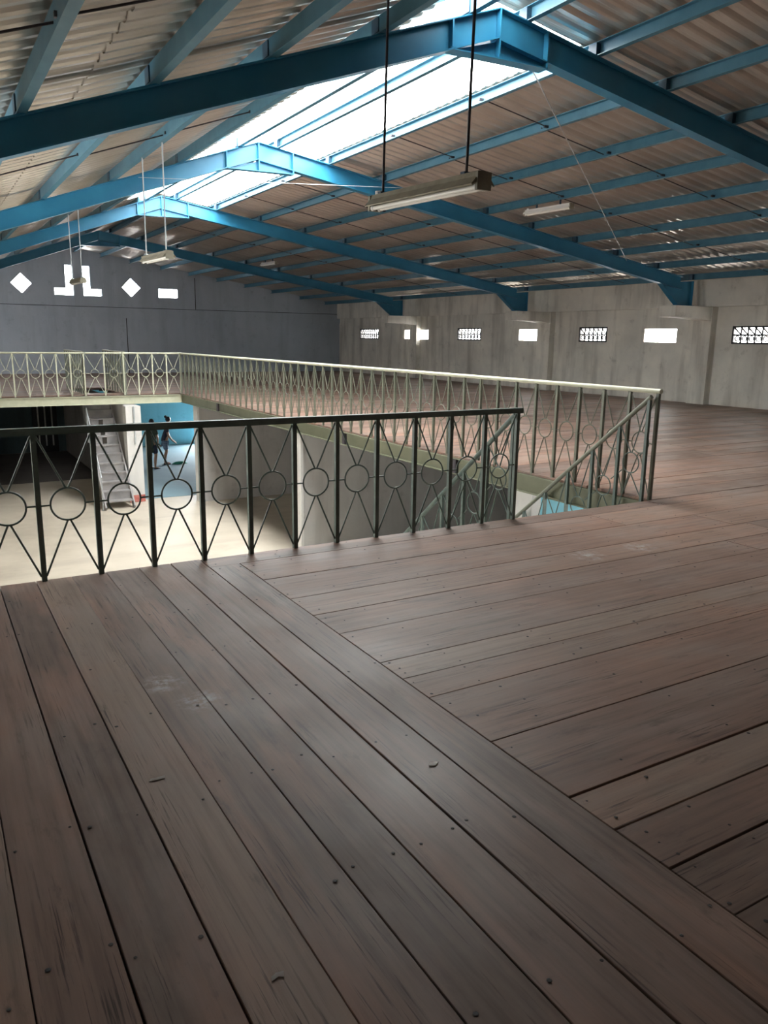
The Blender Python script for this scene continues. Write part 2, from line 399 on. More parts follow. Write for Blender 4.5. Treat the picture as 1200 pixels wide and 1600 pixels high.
# grille windows: frame + cast lattice
for k, (a, b) in enumerate(GR):
    f = MB(); x0, x1 = XW - 0.012, XW + 0.05; z0, z1 = 1.55, 1.99; t = 0.045
    f.box(x0, x1, a, b, z0, z0 + t); f.box(x0, x1, a, b, z1 - t, z1); f.box(x0, x1, a, a + t, z0, z1); f.box(x0, x1, b - t, b, z0, z1)
    fo = f.obj(f'window_{3 + k}', M['bars'], kind='structure')
    g = MB(); n = max(5, round((b - a) / 0.2)); zm = (z0 + z1) / 2
    g.box(XW + 0.01, XW + 0.035, a + t, b - t, zm - 0.018, zm + 0.018)
    for i in range(n):
        ya = a + t + (b - a - 2 * t) * i / n; yb = a + t + (b - a - 2 * t) * (i + 1) / n; ym = (ya + yb) / 2
        g.bar((XW + 0.02, ya, z0 + t), (XW + 0.02, ya, z1 - t), 0.034, 0.034, (0, 1, 0))
        g.bar((XW + 0.02, ya, zm), (XW + 0.02, yb, z1 - t), 0.02, 0.032)
        cs = [(XW + 0.022, ym + 0.062 * math.cos(q * math.pi / 6), (z0 + t + zm) / 2 + 0.062 * math.sin(q * math.pi / 6)) for q in range(12)]
        g.tube(cs, 0.016, 5, True)
    g.obj('grille', M['bars'], fo)

# ------------------------------------------------------------------ ground floor storey
MB().box(XL - 0.2, XW + 0.2, YB - 0.2, 34.6, G - 0.2, G).obj('floor_ground', M['concrete'], kind='structure')
MB().box(4.97, 12.4, 21.35, 31.98, G, G + 0.006).obj('floor_blue_room', M['reflectfloor'], kind='structure')
MB().box(XL, 4.62, 25.3, 31.9, G, G + 0.008).obj('floor_dark_room', M['darkfloor'], kind='structure')  # floor area darker than the concrete around it
DZ = -0.27                                   # underside of the deck
def wallbox(name, m, *a): return MB().box(*a).obj(name, m, kind='structure')
bw = MB().box(4.95, XW, 32.0, 32.2, G, DZ).mesh('wall_ground_blue', M['bluewall'])
link('wall_ground_blue', cut(bw, [MB().box(10.0, 12.4, 31.5, 32.8, G - 0.1, -0.6)]), kind='structure')  # unseen doorway added to light the blue room
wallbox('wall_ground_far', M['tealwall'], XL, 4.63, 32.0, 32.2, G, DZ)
wallbox('wall_ground_partition', M['greywall'], 4.63, 4.95, 21.42, 32.0, G, DZ)
wallbox('wall_ground_cross_far', M['greywall'], 6.30, XW, 20.35, 20.60, G, DZ)
wallbox('wall_ground_cross_middle', M['greywall'], 6.30, XW, 13.75, 14.0, G, DZ)
wallbox('wall_ground_cross_near', M['bluewall'], 6.40, XW, 7.05, 7.3, G, DZ)
# whitewashed end faces of the cross walls
wallbox('trim_14', M['whitewall'], 6.24, 6.30, 20.33, 20.64, G, DZ)
wallbox('trim_15', M['whitewall'], 6.24, 6.30, 13.73, 14.04, G, DZ)
wallbox('trim_16', M['whitewall'], 6.26, 6.40, 7.03, 7.34, G, DZ)
p = MB().box(4.56, 4.95, 21.05, 21.42, G, DZ).obj('trim_17', M['whitewall'], kind='structure')
MB().box(4.555, 4.955, 21.043, 21.10, G + 0.01, G + 0.20).obj('paint_mark', M['redpaint'], p)
MB().tube([(4.76, 21.02, DZ), (4.76, 21.02, -1.25)], 0.022, 8).obj('conduit', M['pipe'], p)
# dark barred door at the end of the dim side
d = MB(); d.box(3.50, 4.35, 31.90, 31.98, G, G + 2.1)
do = d.obj('door_1', M['bars'], kind='structure')
for i in range(3):
    MB().box(3.66 + i * 0.24, 3.71 + i * 0.24, 31.86, 31.90, G + 0.25, G + 1.85).obj('bar', M['white'], do)

# ------------------------------------------------------------------ timber deck (floor)
fl = {'v': [], 'f': [], 'mi': [], 'uv': [], 't': []}
def board(x0, x1, y0, y1, along, zt=0.0):
    """one plank: top, sides; per-board tint and grain offset"""
    g = random.choice((0.0012, 0.0024, 0.004, 0.0048))
    if along == 'x': y0 += g; y1 -= g; x0 += 0.0015; x1 -= 0.0015
    else: x0 += g; x1 -= g; y0 += 0.0015; y1 -= 0.0015
    zt += random.uniform(-0.0022, 0.0012); zb = -0.028; e = 0.002
    b = len(fl['v'])
    P = [(x0 + e, y0 + e, zt), (x1 - e, y0 + e, zt), (x1 - e, y1 - e, zt), (x0 + e, y1 - e, zt),
         (x0, y0, zt - e), (x1, y0, zt - e), (x1, y1, zt - e), (x0, y1, zt - e),
         (x0, y0, zb), (x1, y0, zb), (x1, y1, zb), (x0, y1, zb)]
    fl['v'] += P
    F = [(0, 1, 2, 3), (4, 5, 1, 0), (5, 6, 2, 1), (6, 7, 3, 2), (7, 4, 0, 3), (8, 9, 5, 4), (9, 10, 6, 5), (10, 11, 7, 6), (11, 8, 4, 7), (11, 10, 9, 8)]
    ou, ov = random.uniform(0, 90), random.uniform(0, 90); t = random.random()
    if random.random() < 0.12: t = random.choice((0.0, 1.0))
    for q in F:
        fl['f'].append([b + i for i in q]); fl['mi'].append(0); fl['t'].append(t)
        for i in q:
            px, py, pz = P[i]
            fl['uv'].append((px + ou, py + pz + ov) if along == 'x' else (py + ou, px + pz + ov))
def nail(x, y):
    r = random.uniform(0.0055, 0.008); b = len(fl['v'])
    if random.random() < 0.25: r *= 0.7
    for z, rr in ((0.0013, r), (0.0024, r * 0.6)):
        for k in range(7): fl['v'].append((x + rr * math.cos(k * 0.8976), y + rr * math.sin(k * 0.8976), z))
    fs = [tuple(b + 7 + k for k in range(7))] + [(b + k, b + (k + 1) % 7, b + 7 + (k + 1) % 7, b + 7 + k) for k in range(7)]
    for q in fs:
        fl['f'].append(list(q)); fl['mi'].append(1); fl['t'].append(0)
        for _ in q: fl['uv'].append((0, 0))
W = 0.2152; XB = 1.806
# boards running away from the camera (left part)
edges = [XB - i * W for i in range(14)] + [XL]
for i in range(len(edges) - 1):
    a, b2 = edges[i + 1], edges[i]
    if i == 0: y1 = 5.02
    else: y1 = YE
    cutp = random.uniform(-1.6, 0.1)
    board(a, b2, cutp, y1, 'y'); board(a, b2, YB, cutp, 'y')
    for y in [0.55 + 0.62 * k + random.uniform(-0.03, 0.03) for k in range(8)]:
        if y > y1 - 0.05 or random.random() < 0.12: continue
        for fx in (0.16, 0.84):
            if random.random() < 0.86: nail(a + (b2 - a) * fx + random.uniform(-0.02, 0.02), y + random.uniform(-0.035, 0.035))
# boards running to the right, near part
ys = [5.015, 4.58, 4.15, 3.82, 3.5, 3.06, 2.85, 2.63, 2.19, 1.75, 1.54, 1.32, 1.10, 0.66, 0.44, 0.0]
while ys[-1] > YB: ys.append(ys[-1] - 0.43)
ys[-1] = YB
def row(x0, x1, y0, y1, jmin=3.2, jmax=4.8, nails=False):
    x = x0; first = True
    while x < x1 - 0.01:
        nx = min(x1, x + random.uniform(jmin, jmax))
        if x1 - nx < 0.8: nx = x1
        board(x, nx, y0, y1, 'x')
        if nails:
            xs = [x + 0.05] + [q for q in [XB + 0.62 * k + 0.33 for k in range(9)] if x + 0.25 < q < nx - 0.1] + [nx - 0.05]
            for q in xs:
                if q > 8: continue
                for fy in (0.18, 0.82):
                    if random.random() < 0.88: nail(q + random.uniform(-0.03, 0.03), y0 + (y1 - y0) * fy + random.uniform(-0.02, 0.02))
                if random.random() < 0.3: nail(q + random.uniform(-0.1, 0.1), (y0 + y1) / 2 + random.uniform(-0.03, 0.03))
        x = nx
row(XB - W, XW, ys[0], YE, nails=True)
for i in range(len(ys) - 1): row(XB, XW, ys[i + 1], ys[i], nails=True)
# right side and far platform
y = YE
while y < YG - 0.02:
    y2 = min(YG, y + random.choice((W, W, 0.3, 0.36)))
    if y2 <= YF + 0.02: row(XE - 0.03 + random.uniform(-0.012, 0.012), XW, y, y2)
    else:
        if y >= YF:
            if 22.2 < y < 24.5: row(XL, 3.75, y, y2); row(4.72, XW, y, y2)   # far stair opening
            else: row(XL, XW, y, y2)
        else: row(XE - 0.03, XW, y, y2)
    y = y2
fm = bpy.data.meshes.new('floor'); fm.from_pydata(fl['v'], [], fl['f'])
fm.materials.append(M['wood']); fm.materials.append(M['nail'])
uvl = fm.uv_layers.new(name='board'); uvl.data.foreach_set('uv', [c for uv in fl['uv'] for c in uv])
at = fm.attributes.new('tint', 'FLOAT', 'FACE'); at.data.foreach_set('value', fl['t'])
fm.polygons.foreach_set('material_index', fl['mi']); fm.update()
link('floor', fm, kind='structure')
# subfloor under the boards
sub = MB()
sub.box(XL, XW, YB, YE - 0.03, -0.06, -0.03)
sub.box(XE + 0.02, XW, YE - 0.03, YG, -0.06, -0.03)
sub.box(XL, 3.75, YF + 0.04, YG, -0.06, -0.03); sub.box(4.72, XE + 0.02, YF + 0.04, YG, -0.06, -0.03)
sub.box(3.75, 4.72, YF + 0.04, 22.15, -0.06, -0.03); sub.box(3.75, 4.72, 24.6, YG, -0.06, -0.03)
for yy in [YF + 1.2 * k for k in range(1, 10)]:
    sub.box(XL, 3.72, yy, yy + 0.08, -0.22, -0.06); sub.box(4.96, XW, yy, yy + 0.08, -0.22, -0.06)
sub.obj('floor_joists', M['gap'], kind='structure')

# ------------------------------------------------------------------ steel edge beams of the mezzanine
def edge_beam(name, label, p0, p1, out, mt='beam'):
    """channel beam with a lip; out = unit vector to the void"""
    t = thing(name, label, 'beam', (0, 0, 0))
    a, b = Vector(p0), Vector(p1); o = Vector(out)
    MB().bar(a + Vector((0, 0, -0.145)), b + Vector((0, 0, -0.145)), 0.014, 0.21).obj('web', M[mt], t)
    for z in (-0.04, -0.25):
        MB().bar(a + o * 0.025 + Vector((0, 0, z)), b + o * 0.025 + Vector((0, 0, z)), 0.06, 0.012).obj('flange', M[mt], t)
    return t
eb = edge_beam('edge_beam', 'long sage green steel beam carrying the right-hand floor edge under the long railing', (XE, YE + 0.03, 0), (XE, YF, 0), (-1, 0, 0))
for y in (8.62, 11.9, 18.6):
    MB().box(XE - 0.05, XE - 0.008, y - 0.05, y + 0.05, -0.24, -0.04).obj('splice_plate', M['wire'], eb)
edge_beam('edge_beam', 'pale green steel beam across the far end of the floor opening', (XL, YF, 0), (XE, YF, 0), (0, -1, 0), 'sage_lit')
edge_beam('edge_beam', 'green steel beam under the near floor edge below the backlit railing', (XL, YE - 0.02, 0), (XE, YE - 0.02, 0), (0, 1, 0))

# ------------------------------------------------------------------ railings
def ring_mesh(r, t, mtl):
    pts = [(r * math.cos(2 * math.pi * k / 28), 0, r * math.sin(2 * math.pi * k / 28)) for k in range(28)]
    return MB().tube(pts, t, 6, True).mesh('ring', mtl)
def railing(label, loc, rz, n, pitch, h, mp, mr, zc=None, slope=0.0, drop0=0.0, rail_w=0.055, rail_h=0.04, round_rail=False, ext=(0.02, 0.02), kind='railing', r=0.105, ends=True):
    t = thing(kind, label, 'railing', loc, rz)
    zc = zc if zc is not None else h * 0.5
    pw = 0.032; S = lambda x: -slope * x
    L = n * pitch
    a = Vector((-ext[0], 0, h - rail_h / 2 + S(-ext[0]))); b = Vector((L + ext[1], 0, h - rail_h / 2 + S(L + ext[1])))
    if round_rail: MB().tube([a, b], rail_w / 2, 12).obj('handrail', mr, t)
    else: MB().bar(a, b, rail_w, rail_h).obj('handrail', mr, t)
    post = MB().box(-pw / 2, pw / 2, -pw / 2, pw / 2, -0.02 - drop0, h - rail_h + 0.005).mesh('post', mp)
    ring = ring_mesh(r, 0.0065, mp)
    zt, zb = h - rail_h - 0.01, 0.03
    def vb(up):
        m = MB(); x0, x1, xm = pw / 2, pitch - pw / 2, pitch / 2
        if up: m.tube([(x0, 0, zt + S(x0)), (xm - 0.008, 0, zc + r + S(xm))], 0.0065, 6); m.tube([(x1, 0, zt + S(x1)), (xm + 0.008, 0, zc + r + S(xm))], 0.0065, 6)
        else: m.tube([(x0, 0, zb + S(x0)), (xm - 0.008, 0, zc - r + S(xm))], 0.0065, 6); m.tube([(x1, 0, zb + S(x1)), (xm + 0.008, 0, zc - r + S(xm))], 0.0065, 6)
        return m.mesh('v_brace', mp)
    up, lo = vb(True), vb(False)
    xm = pitch / 2
    cb = MB().tube([(pw / 2, 0, zc + S(pw / 2)), (xm - r, 0, zc + S(xm - r))], 0.006, 6).mesh('cross_bar', mp)
    cb2 = MB().tube([(xm + r, 0, zc + S(xm + r)), (pitch - pw / 2, 0, zc + S(pitch - pw / 2))], 0.006, 6).mesh('cross_bar', mp)
    for i in (range(n + 1) if ends else range(1, n)): link('post', post, t, (i * pitch, 0, S(i * pitch)))
    for i in range(n):
        x = i * pitch; z = S(x)
        link('ring', ring, t, (x + xm, 0, zc + S(x + xm)))
        link('upper_brace', up, t, (x, 0, z)); link('lower_brace', lo, t, (x, 0, z))
        link('cross_bar', cb, t, (x, 0, z)); link('cross_bar', cb2, t, (x, 0, z))
    return t
PT = 0.3515
NEARX = 4.43 - 15 * PT
railing('backlit sage steel railing along the near floor edge, closest to the viewer', (NEARX, YE - 0.02, 0), 0, 15, PT, 0.985, M['sage_backlit'], M['sage_backlit'], 0.49, rail_w=0.055, rail_h=0.045, ext=(0.02, 0.04))
NL = 46; PL = (YF - 0.03 - (YE + 0.03)) / NL
railing('long pale railing on the right-hand floor edge, running away to the far corner', (XE - 0.015, YE + 0.03, 0), math.radians(90), NL, PL, 1.11, M['sage'], M['sage_lit'], 0.56, rail_w=0.05, rail_h=0.05, round_rail=True, ext=(0.03, 0.02), r=0.108)
FN = 6
railing('pale railing across the far floor edge, left of the far stair gap', (3.72 - 15 * 0.338, YF + 0.02, 0), 0, 15, 0.338, 1.11, M['sage_lit'], M['sage_lit'], 0.56, rail_w=0.05, rail_h=0.05, round_rail=True)
railing('short pale railing across the far floor edge, right of the far stair gap', (4.72, YF + 0.02, 0), 0, 4, (XE - 4.74) / 4, 1.11, M['sage_lit'], M['sage_lit'], 0.56, rail_w=0.05, rail_h=0.05, round_rail=True)
railing('pale guard railing on the left side of the far stair opening', (3.70, YF + 0.08, 0), math.radians(90), 8, 0.35, 1.13, M['sage'], M['sage_lit'], 0.56, rail_w=0.045, rail_h=0.045, round_rail=True)
railing('pale guard railing on the right side of the far stair opening', (4.77, YF + 0.08, 0), math.radians(90), 8, 0.35, 1.13, M['sage'], M['sage_lit'], 0.56, rail_w=0.045, rail_h=0.045, round_rail=True)
# far end pieces bridging the gap
railing('two-bay pale railing section closing the far stair gap', (3.74, YF + 0.02, 0), 0, 2, 0.48, 1.11, M['sage_lit'], M['sage_lit'], 0.56, rail_w=0.05, rail_h=0.05, round_rail=True, ends=False, ext=(-0.02, -0.02))

# ------------------------------------------------------------------ near stair going down from the gap
SLP = 0.835
def stair(label, x0, x1, y0, z0, z1, slope, sgn, n, mtl, tw=0.04):
    """steel stair: two stringers and n treads. goes from (y0,z0) towards sgn*y while z falls to z1"""
    t = thing('staircase', label, 'staircase', (0, 0, 0))
    L = (z0 - z1) / slope
    for x in (x0, x1):
        MB().bar((x, y0, z0 - 0.12), (x, y0 + sgn * L, z1 - 0.0 + 0.02), 0.04, 0.20, (0, 0, 1)).obj('stringer', mtl, t)
    tr = MB().box(x0 + 0.02, x1 - 0.02, -0.13, 0.13, -tw, 0).mesh('tread', mtl)
    for i in range(1, n):
        link('tread', tr, t, (0, y0 + sgn * L * i / n, z0 + (z1 - z0) * i / n))
    return t
stair('steel staircase going down through the gap beside the near railing', 4.46, 6.18, YE + 0.10, -0.05, G, SLP, 1, 14, M['stairgrey'])
railing('sloping stair railing going down from the end of the near railing', (4.46, YE + 0.06, 0), math.radians(90), 9, PT, 0.93, M['sage_backlit'], M['sage_backlit'], 0.47, slope=SLP, rail_w=0.045, rail_h=0.045, round_rail=True, drop0=0.06, kind='stair_railing')
railing('sloping stair railing going down beside the corner post of the long railing', (6.17, YE + 0.06, 0), math.radians(90), 9, PT, 1.04, M['sage_backlit'], M['sage'], 0.50, slope=SLP, rail_w=0.045, rail_h=0.045, round_rail=True, drop0=0.06, kind='stair_railing')

# far stair
FS = 1.10
yb, yt = 20.35, 20.35 + (0 - G - 0.02) / FS
fst = stair('grey steep staircase rising from the ground floor to the far platform', 3.78, 4.50, yt, -0.02, G, FS, -1, 13, M['stairgrey'], 0.035)
for i in range(1, 13):                      # thin risers behind the treads
    yy = yt - (yt - yb) * i / 13; zz = -0.02 + (G + 0.02) * i / 13
    rb = MB()
    if 4 <= i <= 6: rb.box(3.80, 4.08, yy + 0.10, yy + 0.115, zz, zz + 0.19); rb.box(4.20, 4.48, yy + 0.10, yy + 0.115, zz, zz + 0.19)
    else: rb.box(3.80, 4.48, yy + 0.10, yy + 0.115, zz, zz + 0.19)
    rb.obj('riser', M['stairgrey'], fst)
hr = thing('stair_handrail', 'thin grey pipe handrail on the left side of the far staircase', 'handrail', (3.72, yb, G))
MB().tube([(0, 0.0, 0.85), (0, 1.5, 0.85 + 1.5 * FS)], 0.018, 8).obj('rail', M['pipe'], hr)
for k in range(4):
    MB().tube([(0, 0.02 + 0.48 * k, 0.0 + 0.48 * k * FS), (0, 0.02 + 0.48 * k, 0.86 + 0.48 * k * FS)], 0.014, 8).obj('post', M['pipe'], hr)

# ------------------------------------------------------------------ portal frames
ORD = ['nearest', 'second', 'third', 'farthest']
def isec(a, b, dz, depth, wd=0.15):
    """I-section rafter between top points a and b"""
    m = MB(); a, b = Vector(a), Vector(b); D = Vector((0, 0, depth))
    w2 = 0.006
    m.add([a + Vector((0, -w2, 0)), b + Vector((0, -w2, 0)), b - D + Vector((0, -w2, 0)), a - D + Vector((0, -w2, 0)),
           a + Vector((0, w2, 0)), b + Vector((0, w2, 0)), b - D + Vector((0, w2, 0)), a - D + Vector((0, w2, 0))],
          [(0, 1, 2, 3), (7, 6, 5, 4), (0, 4, 5, 1), (3, 2, 6, 7), (0, 3, 7, 4), (1, 5, 6, 2)])
    for z in (0.0, depth - 0.012):
        q = Vector((0, 0, z)); h = Vector((0, 0, 0.012)); Wd = Vector((0, wd / 2, 0))
        m.add([a - q - Wd, b - q - Wd, b - q + Wd, a - q + Wd, a - q - h - Wd, b - q - h - Wd, b - q - h + Wd, a - q - h + Wd],
              [(0, 1, 2, 3), (7, 6, 5, 4), (0, 4, 5, 1), (1, 5, 6, 2), (2, 6, 7, 3), (3, 7, 4, 0)])
    return m
for i, y in enumerate(FR):
    t = thing('portal_frame', f'blue painted steel roof frame, {ORD[i]} of the four from the viewer', 'roof frame', (0, y, 0), 0, 'blue steel roof frames')
    isec((RX + 0.005, 0, RZ), (16.5, 0, zr(16.5)), 0, 0.30).obj('rafter', M['blue'], t)
    isec((RX - 0.005, 0, RZ), (XL + 0.02, 0, zr(XL + 0.02)), 0, 0.28).obj('rafter', M['blue'], t)
    zh = 4.36
    h = MB().prism([(4.80, zr(4.80) - 0.27), (RX, RZ - 0.3), (6.05, zr(6.05) - 0.29), (6.02, zh + 0.01), (4.84, zh - 0.02)], 'y', -0.007, 0.007)
    h.bar((4.82, 0, zh - 0.02), (6.04, 0, zh + 0.01), 0.15, 0.012)
    h.obj('haunch', M['blue'], t)
    for x in (4.82, RX, 6.04):
        MB().box(x - 0.008, x + 0.008, -0.075, 0.075, zh, zr(x) - 0.01).obj('stiffener', M['blue'], t)
    k = MB()
    zt = zr(16.3)
    k.prism([(15.75, zr(15.75) - 0.28), (16.92, zr(16.92) - 0.02), (16.92, 2.48), (16.42, 2.48), (16.22, 2.62)], 'y', -0.007, 0.007)
    k.bar((15.75, 0, zr(15.75) - 0.29), (16.22, 0, 2.62), 0.15, 0.012, (0, 0, 1)); k.bar((16.22, 0, 2.62), (16.42, 0, 2.48), 0.15, 0.012)
    k.box(16.91, 16.922, -0.075, 0.075, 2.48, zr(16.92) - 0.02)
    k.box(16.36, 16.96, -0.10, 0.10, 2.464, 2.48)
    k.obj('knee', M['blue'], t)

# ------------------------------------------------------------------ purlins
def purlin(x, label, y0=YB, y1=YG):
    t = thing('purlin', label, 'purlin', (x, 0, zr(x)), 0, 'blue roof purlins')
    s = 1 if x > RX else -1
    m = MB()
    m.box(-0.030, -0.022, y0, y1, 0.002, PH - 0.022)
    m.box(-0.022, 0.040, y0, y1, 0.002, 0.010); m.box(-0.022, 0.030, y0, y1, PH - 0.030, PH - 0.022)
    if x > RX: m.v = [(-a, b, c) for a, b, c in m.v]
    m.obj('channel', M['purlin'], t)
    cl = MB().box(-0.042, 0.042, -0.06, 0.06, 0.012, PH - 0.035).mesh('cleat', M['cleat'])
    for y in FR: link('cleat', cl, t, (0, y, 0))
W10 = ['first', 'second', 'third', 'fourth', 'fifth', 'sixth', 'seventh', 'eighth', 'ninth', 'tenth']
for i, x in enumerate(RP): purlin(x, f'blue steel purlin on the right roof slope, {W10[i]} down from the ridge')
for i, x in enumerate(LP): purlin(x, f'blue grey steel purlin on the left roof slope, {W10[i]} down from the ridge')

# sag rods: thin rods down the slope through the purlins
for y, side, where in ((5.0, -1, 'left roof slope before the nearest frame'), (4.4, 1, 'right roof slope before the nearest frame'), (9.1, 1, 'right roof slope just behind the nearest frame'), (11.36, 1, 'right roof slope just before the second frame'),
                       (10.3, -1, 'left roof slope between nearest and second frames'), (15.7, 1, 'right roof slope just behind the second frame'), (17.8, 1, 'right roof slope just before the third frame'), (23.5, 1, 'right roof slope between third and farthest frames')):
    m = MB()
    xs = RP[1:] if side > 0 else [4.02, 2.92, 1.88, 0.86, -0.2]
    for k in range(len(xs) - 1):
        o = 0.06 if k % 2 else -0.06
        m.tube([(xs[k], y + o, zr(xs[k]) + 0.06), (xs[k + 1], y + o, zr(xs[k + 1]) + 0.05)], 0.008, 6)
        m.box(xs[k] - 0.045, xs[k] + 0.045, y - 0.075, y - 0.045, zr(xs[k]) + 0.035, zr(xs[k]) + 0.065)
    m.obj('sag_rod', M['wire'], label=f'thin dark tie rod on the {where}', category='tie rod', group='purlin tie rods')

# diagonal bracing wires
MB().tube([(6.3, 7.55, 4.64), (14.35, 13.35, 3.40)], 0.008, 6).obj('brace_wire', M['zincwire'], label='thin diagonal bracing wire under the right roof, nearest to second frame', category='wire')
MB().tube([(3.3, 13.35, 4.0), (8.9, 12.3, 4.22)], 0.0035, 6).obj('brace_wire', M['zincwire'], label='thin pale wire slung across under the skylight near the second frame', category='wire')

# ------------------------------------------------------------------ fluorescent lamps
def lamp(label, x, y0, L, z, rods, dy=0.22, tilt=0.02, pale=False):
    t = thing('hanging_lamp' if rods else 'ceiling_lamp', label, 'lamp', (x, y0, z), 0)
    t.rotation_euler = (tilt, 0, 0)
    body = M['lampbody'] if rods else M['white']
    b = MB().prism([(-0.035, 0.075), (0.035, 0.075), (0.045, 0.045), (0.085, 0.0), (0.078, -0.006), (0.035, 0.022), (-0.035, 0.022), (-0.078, -0.006), (-0.085, 0.0), (-0.045, 0.045)], 'y', 0, L)
    b.obj('housing', body, t)
    for y in (0.0, L):
        MB().box(-0.05, 0.05, y - 0.012, y + 0.012, -0.03, 0.07).obj('end_cap', M['lampbody'], t)
        for sx in (-0.028, 0.028):
            MB().tube([(sx, y + (0.012 if y == 0 else -0.012), -0.012), (sx, y + (0.04 if y == 0 else -0.04), -0.012)], 0.018, 10).obj('lamp_holder', M['white'], t)
    for sx in (-0.028, 0.028):
        MB().tube([(sx, 0.03, -0.012), (sx, L - 0.03, -0.012)], 0.0145, 12).obj('tube', M['tube'], t)
    MB().tube([(0.0, L - 0.06, 0.075), (0.0, L - 0.06, 0.10)], 0.03, 12).obj('starter', M['white'], t)
    if rods:
        for y in (dy, L - dy + 0.06):
            top = rods - z - y * tilt
            MB().tube([(0, y, 0.07), (0, y, top)], 0.009, 8).obj('hanging_rod', M['wire'] if not pale else M['pipe'], t)
            MB().box(-0.03, 0.03, y - 0.02, y + 0.02, 0.072, 0.09).obj('bracket', M['cleat'], t)
    else:
        for y in (0.3, L - 0.3):
            MB().box(-0.015, 0.015, y - 0.01, y + 0.01, 0.07, 0.17).obj('bracket', M['cleat'], t)
    return t
lamp('fluorescent lamp hanging on two dark rods in front of the big skylight', 2.92, 3.85, 1.26, 2.43, zr(2.92), 0.17, 0.03)
lamp('fluorescent lamp hanging on two pale rods just behind the second roof frame', 2.92, 10.42, 1.24, 2.55, zr(2.92), 0.14, 0.02, True)
lamp('fluorescent lamp on two rods hanging before the L-shaped openings in the far wall', 2.92, 16.5, 1.24, 2.56, zr(2.92), 0.10, 0.02, True)
lamp('short fluorescent lamp fixed to a purlin on the near right roof', 10.38, 11.05, 1.24, zr(10.38) - 0.165, 0)
lamp('small fluorescent lamp fixed under the right roof near the far frame', 10.38, 24.6, 1.24, zr(10.38) - 0.165, 0)

# ------------------------------------------------------------------ people
def skin_mesh(name, V, E, R, mtl, sub=1, root=0):
    me = bpy.data.meshes.new(name); me.from_pydata(V, E, [])
    o = bpy.data.objects.new(name, me); COL.objects.link(o)
    sk = o.modifiers.new('s', 'SKIN'); sk.use_smooth_shade = True
    ss = o.modifiers.new('u', 'SUBSURF'); ss.levels = sub; ss.render_levels = sub
    for i, r in enumerate(R):
        d = me.skin_vertices[0].data[i]
        d.radius = r if isinstance(r, tuple) else (r, r); d.use_root = (i == root)
    dg = bpy.context.evaluated_depsgraph_get(); out = bpy.data.meshes.new_from_object(o.evaluated_get(dg))
    bpy.data.objects.remove(o); out.materials.clear(); out.materials.append(mtl); out.name = name
    for p in out.polygons: p.use_smooth = True
    return out
class Sk:
    def __init__(s): s.V = []; s.E = []; s.R = []
    def v(s, p, r, par=None):
        s.V.append(tuple(p)); s.R.append(r)
        if par is not None: s.E.append((par, len(s.V) - 1))
        return len(s.V) - 1
    def chain(s, par, pts):
        for p, r in pts: par = s.v(p, r, par)
        return par
def ball(c, r, n=12, k=8):
    m = MB(); vs = []; fs = []
    for i in range(k + 1):
        a = math.pi * i / k
        for j in range(n): vs.append((c[0] + r[0] * math.sin(a) * math.cos(2 * math.pi * j / n), c[1] + r[1] * math.sin(a) * math.sin(2 * math.pi * j / n), c[2] + r[2] * math.cos(a)))
    for i in range(k):
        for j in range(n): fs.append((i * n + j, i * n + (j + 1) % n, (i + 1) * n + (j + 1) % n, (i + 1) * n + j))
    m.add(vs, fs, 0, True); return m
